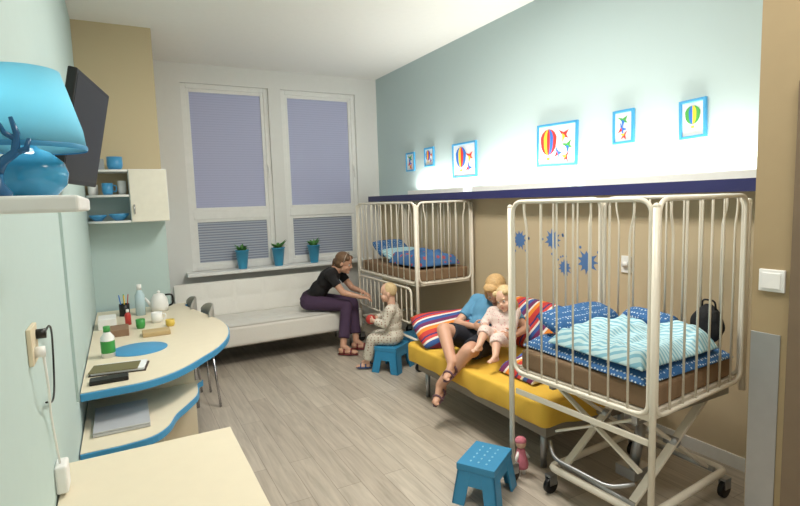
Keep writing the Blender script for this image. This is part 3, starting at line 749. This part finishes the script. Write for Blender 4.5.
def person(label,J,s,hs,skin,hair,shirt,pants,shoe=None,girth=1,voxel=.0048,hairstyle="short",child=False,legk=1):
    P=V(J['pelvis']);C=V(J['chest']);Hd=V(J['head']); R=V(J['R']).normalized()
    U=(C-P).normalized(); R=perp(U,R); F=U.cross(R).normalized()
    zmin=min(V(J['ra']).z,V(J['la']).z)
    r=root("person",(P.x,P.y,max(0,zmin-.09*s)),label,"person")
    shm=C+U*.10*s; nb=C+U*.15*s; Rs=perp(U,V(J.get('Rs',J['R'])))
    SR,SL=shm+Rs*.165*s*girth**.5,shm-Rs*.165*s*girth**.5
    HR,HL=P+R*.085*s-U*.02*s,P-R*.085*s-U*.02*s
    gs=s*girth
    ar=[.047*gs,.037*gs,.025*gs]; lr=[.083*gs*legk,.056*gs*legk,.036*gs*legk]
    def torso(g,i):
        g.ell(P,(.16*gs+i,.115*gs+i,.12*s+i),(R,F,U)); g.ell(P.lerp(C,.5),(.128*gs+i,.10*gs+i,.15*s+i),(R,F,U)); g.ell(C,(.15*gs+i,.108*gs+i,.15*s+i),(Rs,Rs.cross(U)*-1,U))
        g.cyl(SR,SL,.056*gs+i,seg=20); g.ell(SR,.056*gs+i); g.ell(SL,.056*gs+i)
    HF=V(J['hf']).normalized(); HU=perp(HF,V(J.get('hu',(0,0,1)))); HR_=HF.cross(HU)
    def hp(a,b,c): return Hd+(HR_*a+HF*b+HU*c)*hs
    hax=(HR_,HF,HU)
    g=G(); torso(g,0)
    g.cyl(nb-U*.05*s,nb+U*.01*s,.09*gs,.055*gs,seg=20); g.cyl(nb-U*.03*s,hp(0,-.02,-.05),.052*gs,.05*hs,seg=20)
    limb(g,[SR,J['re'],J['rw']],ar); limb(g,[SL,J['le'],J['lw']],ar)
    for a,b,c in((HR,J['rk'],J['ra']),(HL,J['lk'],J['la'])):
        b=V(b);c=V(c); limb(g,[a,b,c],lr)
        dn=(c-b).normalized(); cb=-perp(dn,F)
        g.ell(b.lerp(c,.28)+cb*.016*s,(.05*gs,.05*gs,.11*s),(dn.cross(cb),cb,dn))
    hand(g,J['rw'],J['rd'],J['rn'],J.get('rt',1),s*.97,J.get('rc',.35)); hand(g,J['lw'],J['ld'],J['ln'],J.get('lt',-1),s*.97,J.get('lc',.35))
    def foot(g,a,fd,i=0,up=None):
        a=V(a); fd=V(fd).normalized(); fu=perp(fd,V(J.get('fu',(0,0,1)))); fr=fd.cross(fu)
        g.ell(a-fu*.045*s-fd*.02*s,(.04*s+i,.045*s+i,.04*s+i),(fd,fr,fu)); g.ell(a+fd*.07*s-fu*.058*s,(.11*s+i,.04*s+i,.027*s+i),(fd,fr,fu)); g.cyl(a,a+fd*.1*s-fu*.055*s,.038*s+i,.024*s+i)
        if i==0:
            for k in range(5):
                g.ell(a+fd*(.175-.009*abs(k-1))*s*.95+fr*((k-2)*.016*s)-fu*.068*s,(.018*s,.009*s,.009*s),(fd,fr,fu),sub=1)
    foot(g,J['ra'],J['rf']); foot(g,J['la'],J['lf'])
    g.ell(hp(0,-.012,.03),(.076*hs,.094*hs,.09*hs),hax,sub=3)
    if child:
        g.ell(hp(0,.020,-.038),(.064*hs,.068*hs,.062*hs),hax,sub=3); g.ell(hp(0,.066,-.084),(.022*hs,.016*hs,.014*hs),hax)
        g.ell(hp(0,.090,-.022),(.011*hs,.012*hs,.010*hs),hax)
    else:
        g.ell(hp(0,.022,-.045),(.058*hs,.066*hs,.068*hs),hax,sub=3); g.ell(hp(0,.066,-.096),(.024*hs,.02*hs,.017*hs),hax)
        g.cyl(hp(0,.080,.010),hp(0,.096,-.024),.007*hs,.011*hs,seg=12); g.ell(hp(0,.094,-.026),.0115*hs)
    for sg in(-1,1):
        if not child: g.ell(hp(sg*.010,.088,-.029),.0075*hs)
        g.ell(hp(sg*(.040 if child else .036),.050,-.037),(.030 if child else .026)*hs); g.ell(hp(sg*.077,-.01,-.008),(.010*hs,.017*hs,.027*hs),hax); g.ell(hp(sg*.03,.068,.026),(.022*hs,.013*hs,.008*hs),hax)
    remesh_obj(g,"body",skin,r,voxel,3)
    ey=.069
    for sg in(-1,1):
        G().ell(hp(sg*.030,ey,.002),(.0125*hs,.0125*hs,.0085*hs),hax,0,3).ell(hp(sg*.030,ey+.0095,.001),(.0062*hs,.0045*hs,.0066*hs),hax,1,2).done("eye",[M("eye_white",(215,208,202),.3),M("iris_dark",(50,42,36),.2)],r)
        G().tube([hp(sg*.016,.083,.021),hp(sg*.031,.082,.026),hp(sg*.046,.073,.021)],.0022*hs,seg=6).done("eyebrow",hair,r)
    mz=-.052 if child else -.058
    G().ell(hp(0,.081,mz),(.018*hs,.007*hs,.0035*hs),hax).ell(hp(0,.080,mz-.006),(.015*hs,.007*hs,.004*hs),hax).done("mouth",M("lips",(188,112,102),.5),r)
    g=G()
    if hairstyle=="short": g.ell(hp(0,-.022,.038),(.0785*hs,.088*hs,.084*hs),hax,sub=3); g.ell(hp(0,-.045,.014),(.073*hs,.056*hs,.060*hs),hax,sub=3)
    else:
        g.ell(hp(0,-.030,.046),(.086*hs,.096*hs,.088*hs),hax,sub=3)
        g.ell(hp(0,-.045,.0),(.083*hs,.075*hs,.085*hs),hax,sub=3)
        for sg in(-1,1): g.ell(hp(sg*.055,.035,.075),(.03*hs,.035*hs,.03*hs),hax)
    if hairstyle=="tied": g.ell(hp(0,-.115,.0),(.028*hs,.03*hs,.03*hs),hax); g.cyl(hp(0,-.125,-.01),hp(0,-.13,-.09),.022*hs,.008*hs)
    if hairstyle=="long":
        for sg in(-1,1): g.ell(hp(sg*.072,-.01,-.045),(.02*hs,.045*hs,.075*hs),hax,sub=3)
        g.ell(hp(0,-.07,-.07),(.07*hs,.04*hs,.08*hs),hax,sub=3)
    if hairstyle=="bob":
        for sg in(-1,1): g.ell(hp(sg*.074,.0,-.02),(.02*hs,.05*hs,.08*hs),hax,sub=3)
        g.ell(hp(0,-.07,-.05),(.075*hs,.045*hs,.07*hs),hax,sub=3); g.ell(hp(.02,.055,.09),(.06*hs,.04*hs,.03*hs),hax,sub=3)
    remesh_obj(g,"hair",hair,r,.005*max(.8,hs),3,.6)
    if hairstyle=="tied":
        pts=[hp(.089*math.cos(t),.012,.046+.092*math.sin(t)) for t in [-.35+(math.pi+.7)*k/20 for k in range(21)]]
        G().tube(pts,.004*hs,seg=8).done("headband",M("pale_headband",(190,172,155),.6),r)
    if shirt:
        m,fr,inf=shirt; g=G(); torso(g,inf); limb(g,[SR,J['re'],J['rw']],ar,fr,inf*.9); limb(g,[SL,J['le'],J['lw']],ar,fr,inf*.9); g.cyl(nb-U*.05*s,nb-U*.005*s,.09*gs+inf*.6,.066*gs,seg=20)
        remesh_obj(g,"shirt",m,r,.007,3,.6)
    if pants:
        m,fr,inf=pants; g=G(); g.ell(P,(.16*gs+inf,.115*gs+inf,.12*s+inf),(R,F,U))
        for a,b,c in((HR,J['rk'],J['ra']),(HL,J['lk'],J['la'])): limb(g,[a,b,c],[lr[0],lr[1],lr[2]+.016*s],fr,inf)
        remesh_obj(g,"trousers" if fr>1.2 else "shorts",m,r,.007,3,.6)
    if shoe:
        for a,fd in((J['ra'],J['rf']),(J['la'],J['lf'])):
            a=V(a); fd=V(fd).normalized(); fu=perp(fd,V(J.get('fu',(0,0,1)))); fr=fd.cross(fu)
            g=G().ell(a+fd*.055*s-fu*.086*s,(.13*s,.046*s,.012*s),(fd,fr,fu))
            for q in(.02,.10): 
                pts=[a+fd*q*s-fu*.08*s+(fr*math.cos(t)*.046+fu*math.sin(t)*(.075 if q<.05 else .055))*s for t in [math.pi*k/8 for k in range(9)]]
                g.tube(pts,.010*s,seg=6)
            g.done("sandal",shoe,r)
    return r
skin1=M("skin_tan",(206,158,132),.5,var=.04); skin2=M("skin_fair",(222,178,154),.5,var=.04)
hair_br=M("brown_hair",(112,85,62),.6,var=.3,scale=60,bump=.3); hair_bl=M("blond_hair",(208,182,136),.6,var=.25,scale=60,bump=.3); hair_db=M("dark_blond_hair",(190,154,104),.6,var=.3,scale=60,bump=.3)
blk=M("black_cotton",(26,24,27),.85,bump=.3,scale=12); plum=M("plum_trousers",(72,52,78),.85,bump=.3,scale=12)
paj=MD("patterned_pyjama",(212,206,192),(168,142,126),40,.32); blshirt=M("blue_cotton_shirt",(90,145,180),.85,bump=.3,scale=12); dkshort=M("dark_navy_shorts",(32,34,44),.85,bump=.3,scale=12); pale=MD("pale_pink_cloth",(228,210,202),(208,150,152),52,.25)
person("woman in black t-shirt and plum trousers leaning forward on sofa",dict(pelvis=(1.84,5.60,.56),chest=(2.01,5.46,.80),head=(2.16,5.34,.97),R=(-.57,-.82,0),hf=(.75,-.6,-.3),
  re=(2.07,5.20,.67),rw=(2.25,5.12,.61),rd=(.8,-.5,-.1),rn=(0,0,-1),le=(2.28,5.44,.67),lw=(2.33,5.23,.64),ld=(.1,-.9,-.1),ln=(-.3,0,-1),
  rk=(2.13,5.25,.51),ra=(2.02,5.13,.095),lk=(2.26,5.39,.51),la=(2.22,5.24,.095),rf=(.75,-.6,0),lf=(.8,-.5,0)),.94,.95,skin1,hair_br,(blk,.6,.012),(plum,1.8,.012),M("dark_red_sandal",(120,50,52),.5),hairstyle="tied")
person("short-haired blond boy in patterned pyjamas on a blue stool",dict(pelvis=(2.28,4.43,.335),chest=(2.275,4.44,.53),head=(2.25,4.465,.75),R=(.6,.8,0),hf=(-.8,.55,-.12),
  re=(2.24,4.60,.49),rw=(2.15,4.56,.50),rd=(-.6,-.5,0),rn=(-.4,-.6,0),le=(2.15,4.36,.47),lw=(2.08,4.45,.50),ld=(-.3,.6,0),ln=(.3,.5,0),
  rk=(2.16,4.60,.31),ra=(2.14,4.66,.07),lk=(2.08,4.50,.31),la=(2.04,4.56,.07),rf=(-.8,.6,0),lf=(-.85,.5,0)),.62,.86,skin2,hair_bl,(paj,1.85,.016),(paj,1.85,.016),M("blue_slipper",(60,90,140),.6),girth=1.2,voxel=.0042,child=True)
person("woman in blue shirt and dark shorts curled on bed edge",dict(pelvis=(2.38,3.20,.55),chest=(2.52,3.24,.735),head=(2.51,3.14,.93),R=(-.43,.9,0),hf=(-.65,-.5,-.7),hu=(-.3,-.3,1),
  re=(2.30,3.36,.66),rw=(2.30,3.14,.68),rd=(.1,-1,.05),rn=(1,0,0),le=(2.60,2.90,.67),lw=(2.43,2.83,.66),ld=(-1,.1,0),ln=(0,1,0),
  rk=(2.08,3.22,.67),ra=(2.0,3.0,.49),lk=(2.10,2.94,.57),la=(1.96,3.10,.30),rf=(-.8,-.5,-.25),lf=(-.75,-.5,-.4)),.82,.94,skin1,hair_db,(blshirt,.7,.014),(dkshort,.78,.016),M("mauve_sandal",(110,80,92),.5),hairstyle="bob",girth=1.08,legk=1.1)
person("little blond girl in pale pyjamas nestled on woman's lap",dict(pelvis=(2.43,2.965,.615),chest=(2.46,2.99,.74),head=(2.455,2.96,.895),R=(-.35,.93,0),hf=(-.93,-.35,-.15),hu=(.15,.35,1),
  re=(2.36,3.09,.705),rw=(2.30,3.0,.695),rd=(-.3,-.9,0),rn=(1,0,0),le=(2.42,2.85,.685),lw=(2.34,2.90,.665),ld=(-.3,.9,-.1),ln=(1,0,0),
  rk=(2.27,2.97,.685),ra=(2.16,2.89,.615),lk=(2.28,2.85,.645),la=(2.20,2.76,.565),rf=(-.9,-.3,.1),lf=(-.9,-.3,.1)),.52,.80,skin2,hair_bl,(pale,1.5,.012),(pale,1.3,.012),girth=1.2,voxel=.004,hairstyle="long",child=True)
tag(G().ell((2.08,4.525,.50),.048,sub=3).done("toy_ball",redm),"red ball held by the boy","ball")
dx,dy=1.99,2.27
r=root("rag_doll",(dx,dy,0),"small pink rag doll standing beside the cot leg","doll")
pk=M("pink_cloth",(205,120,138),.8,bump=.2)
G().lathe([(0,0.05),(.042,.05),(.044,.07),(.022,.16),(0,.17)],(dx,dy,0),20).done("dress",pk,r)
for sx in(-1,1): G().cyl((dx+sx*.02,dy,0),(dx+sx*.018,dy,.07),.012).done("leg",white,r); G().cyl((dx+sx*.018,dy,.145),(dx+sx*.05,dy-.01,.10),.009).done("arm",white,r)
G().ell((dx,dy,.195),.031,sub=3).done("head",skin2,r)
G().ell((dx+.002,dy+.004,.209),(.034,.034,.026),sub=3).done("hat",pk,r)
# ---------------- camera ----------------
cd=bpy.data.cameras.new("camera"); cam=bpy.data.objects.new("camera",cd); sc.collection.objects.link(cam); sc.camera=cam
f=V((.470,.876,-.1016)).normalized(); rt=V((.879,-.476,-.031)); rt=(rt-f*rt.dot(f)).normalized(); upv=rt.cross(f)
cam.matrix_world=Matrix(((rt.x,upv.x,-f.x,0),(rt.y,upv.y,-f.y,0),(rt.z,upv.z,-f.z,H),(0,0,0,1)))
cd.sensor_width=36; cd.lens=519/800*36; cd.clip_start=.05
